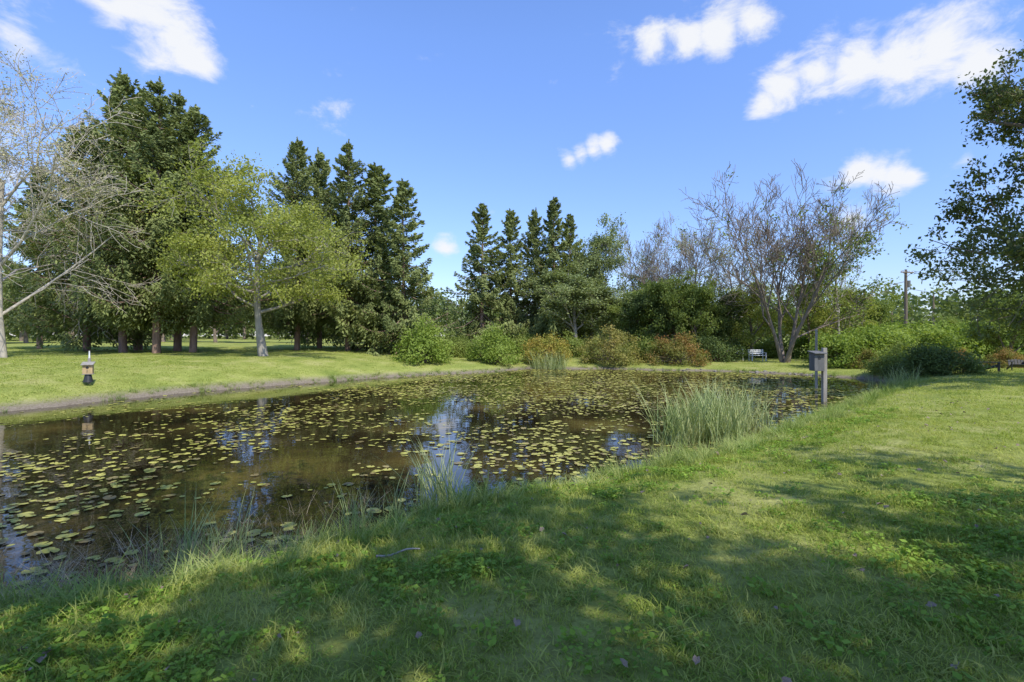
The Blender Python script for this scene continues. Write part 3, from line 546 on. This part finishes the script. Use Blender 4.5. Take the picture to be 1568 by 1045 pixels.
mp=N(nt,'ShaderNodeMapping'); mp.inputs['Scale'].default_value=(1,1,1.8); L(vn.outputs[0],mp.inputs[0]); L(mp.outputs[0],nz.inputs[0])
blobs=[(235,25,60,1),(265,60,52,1),(300,88,34,1),(190,5,50,1),(30,30,80,.5),(1050,58,40,1),(1100,46,42,1),(1150,38,32,1),(950,62,28,.6),(1000,64,30,.95),
 (1200,130,42,1),(1250,112,44,1),(1310,105,50,1),(1380,92,50,1),(1440,78,56,1),(1495,92,44,1),(1172,155,24,.95),(1270,62,28,.6),(872,246,18,1),(890,237,19,1),(908,230,19,1),(928,222,16,1),
 (1318,262,24,1),(1345,266,26,1),(1370,268,26,1),(1392,271,19,1),(1300,335,32,.7),(1270,290,26,.5),(682,382,20,1),(520,175,50,.45),(290,135,40,.45),(1480,240,34,.45),(945,105,20,.55),(-150,200,120,1),(-300,150,140,1),(1800,200,150,1)]
prev=None
for (xx,yy,rr,ww) in blobs:
    v=Vector(((xx-784)/F,1,(HY-yy)/F)); k=v.length; c=v.normalized(); r=rr/F/k*1.75
    ds=N(nt,'ShaderNodeVectorMath',operation='DISTANCE'); L(vn.outputs[0],ds.inputs[0]); ds.inputs[1].default_value=c
    ma=N(nt,'ShaderNodeMath',operation='MULTIPLY_ADD'); L(ds.outputs['Value'],ma.inputs[0]); ma.inputs[1].default_value=-ww/r; ma.inputs[2].default_value=ww
    if prev is None: prev=ma
    else:
        mxn=N(nt,'ShaderNodeMath',operation='MAXIMUM'); L(prev.outputs[0],mxn.inputs[0]); L(ma.outputs[0],mxn.inputs[1]); prev=mxn
cl=N(nt,'ShaderNodeMath',operation='MAXIMUM'); L(prev.outputs[0],cl.inputs[0]); cl.inputs[1].default_value=0
ad=N(nt,'ShaderNodeMath',operation='MULTIPLY_ADD'); L(nz.outputs['Fac'],ad.inputs[0]); ad.inputs[1].default_value=1.7; ad.inputs[2].default_value=-.85
a3=N(nt,'ShaderNodeMath',operation='ADD'); L(ad.outputs[0],a3.inputs[0]); L(cl.outputs[0],a3.inputs[1])
mr=N(nt,'ShaderNodeMapRange',interpolation_type='SMOOTHSTEP'); mr.inputs['From Min'].default_value=.26; mr.inputs['From Max'].default_value=.88; mr.inputs['To Max'].default_value=.96; L(a3.outputs[0],mr.inputs[0])
sx=N(nt,'ShaderNodeSeparateXYZ'); L(vn.outputs[0],sx.inputs[0])
er=N(nt,'ShaderNodeMapRange'); er.inputs['From Min'].default_value=0; er.inputs['From Max'].default_value=.5; L(sx.outputs['Z'],er.inputs[0])
tr=N(nt,'ShaderNodeMix',data_type='RGBA'); L(er.outputs[0],tr.inputs[0]); tr.inputs[6].default_value=(.95,.98,1.28,1); tr.inputs[7].default_value=(1.35,1.55,2.05,1)
tint=N(nt,'ShaderNodeMix',data_type='RGBA',blend_type='MULTIPLY'); tint.inputs[0].default_value=1; L(sk.outputs[0],tint.inputs[6]); L(tr.outputs[2],tint.inputs[7])
mc=N(nt,'ShaderNodeMix',data_type='RGBA'); L(mr.outputs[0],mc.inputs[0]); L(tint.outputs[2],mc.inputs[6]); mc.inputs[7].default_value=(6.2,6.3,6.5,1)
L(mc.outputs[2],bg.inputs[0])

# ------------------------------------------------------------------ camera
cam=bpy.data.cameras.new('camera'); cam.lens=18; cam.sensor_width=36; cam.shift_y=-(522.5-HY)/1568; cam.clip_end=3000; cam.clip_start=.05
co=bpy.data.objects.new('camera',cam); COL.objects.link(co); co.location=(0,0,CH); co.rotation_euler=(PI/2,0,0); scene.camera=co
scene.view_settings.view_transform='Standard'; scene.view_settings.look='None'; scene.view_settings.exposure=0
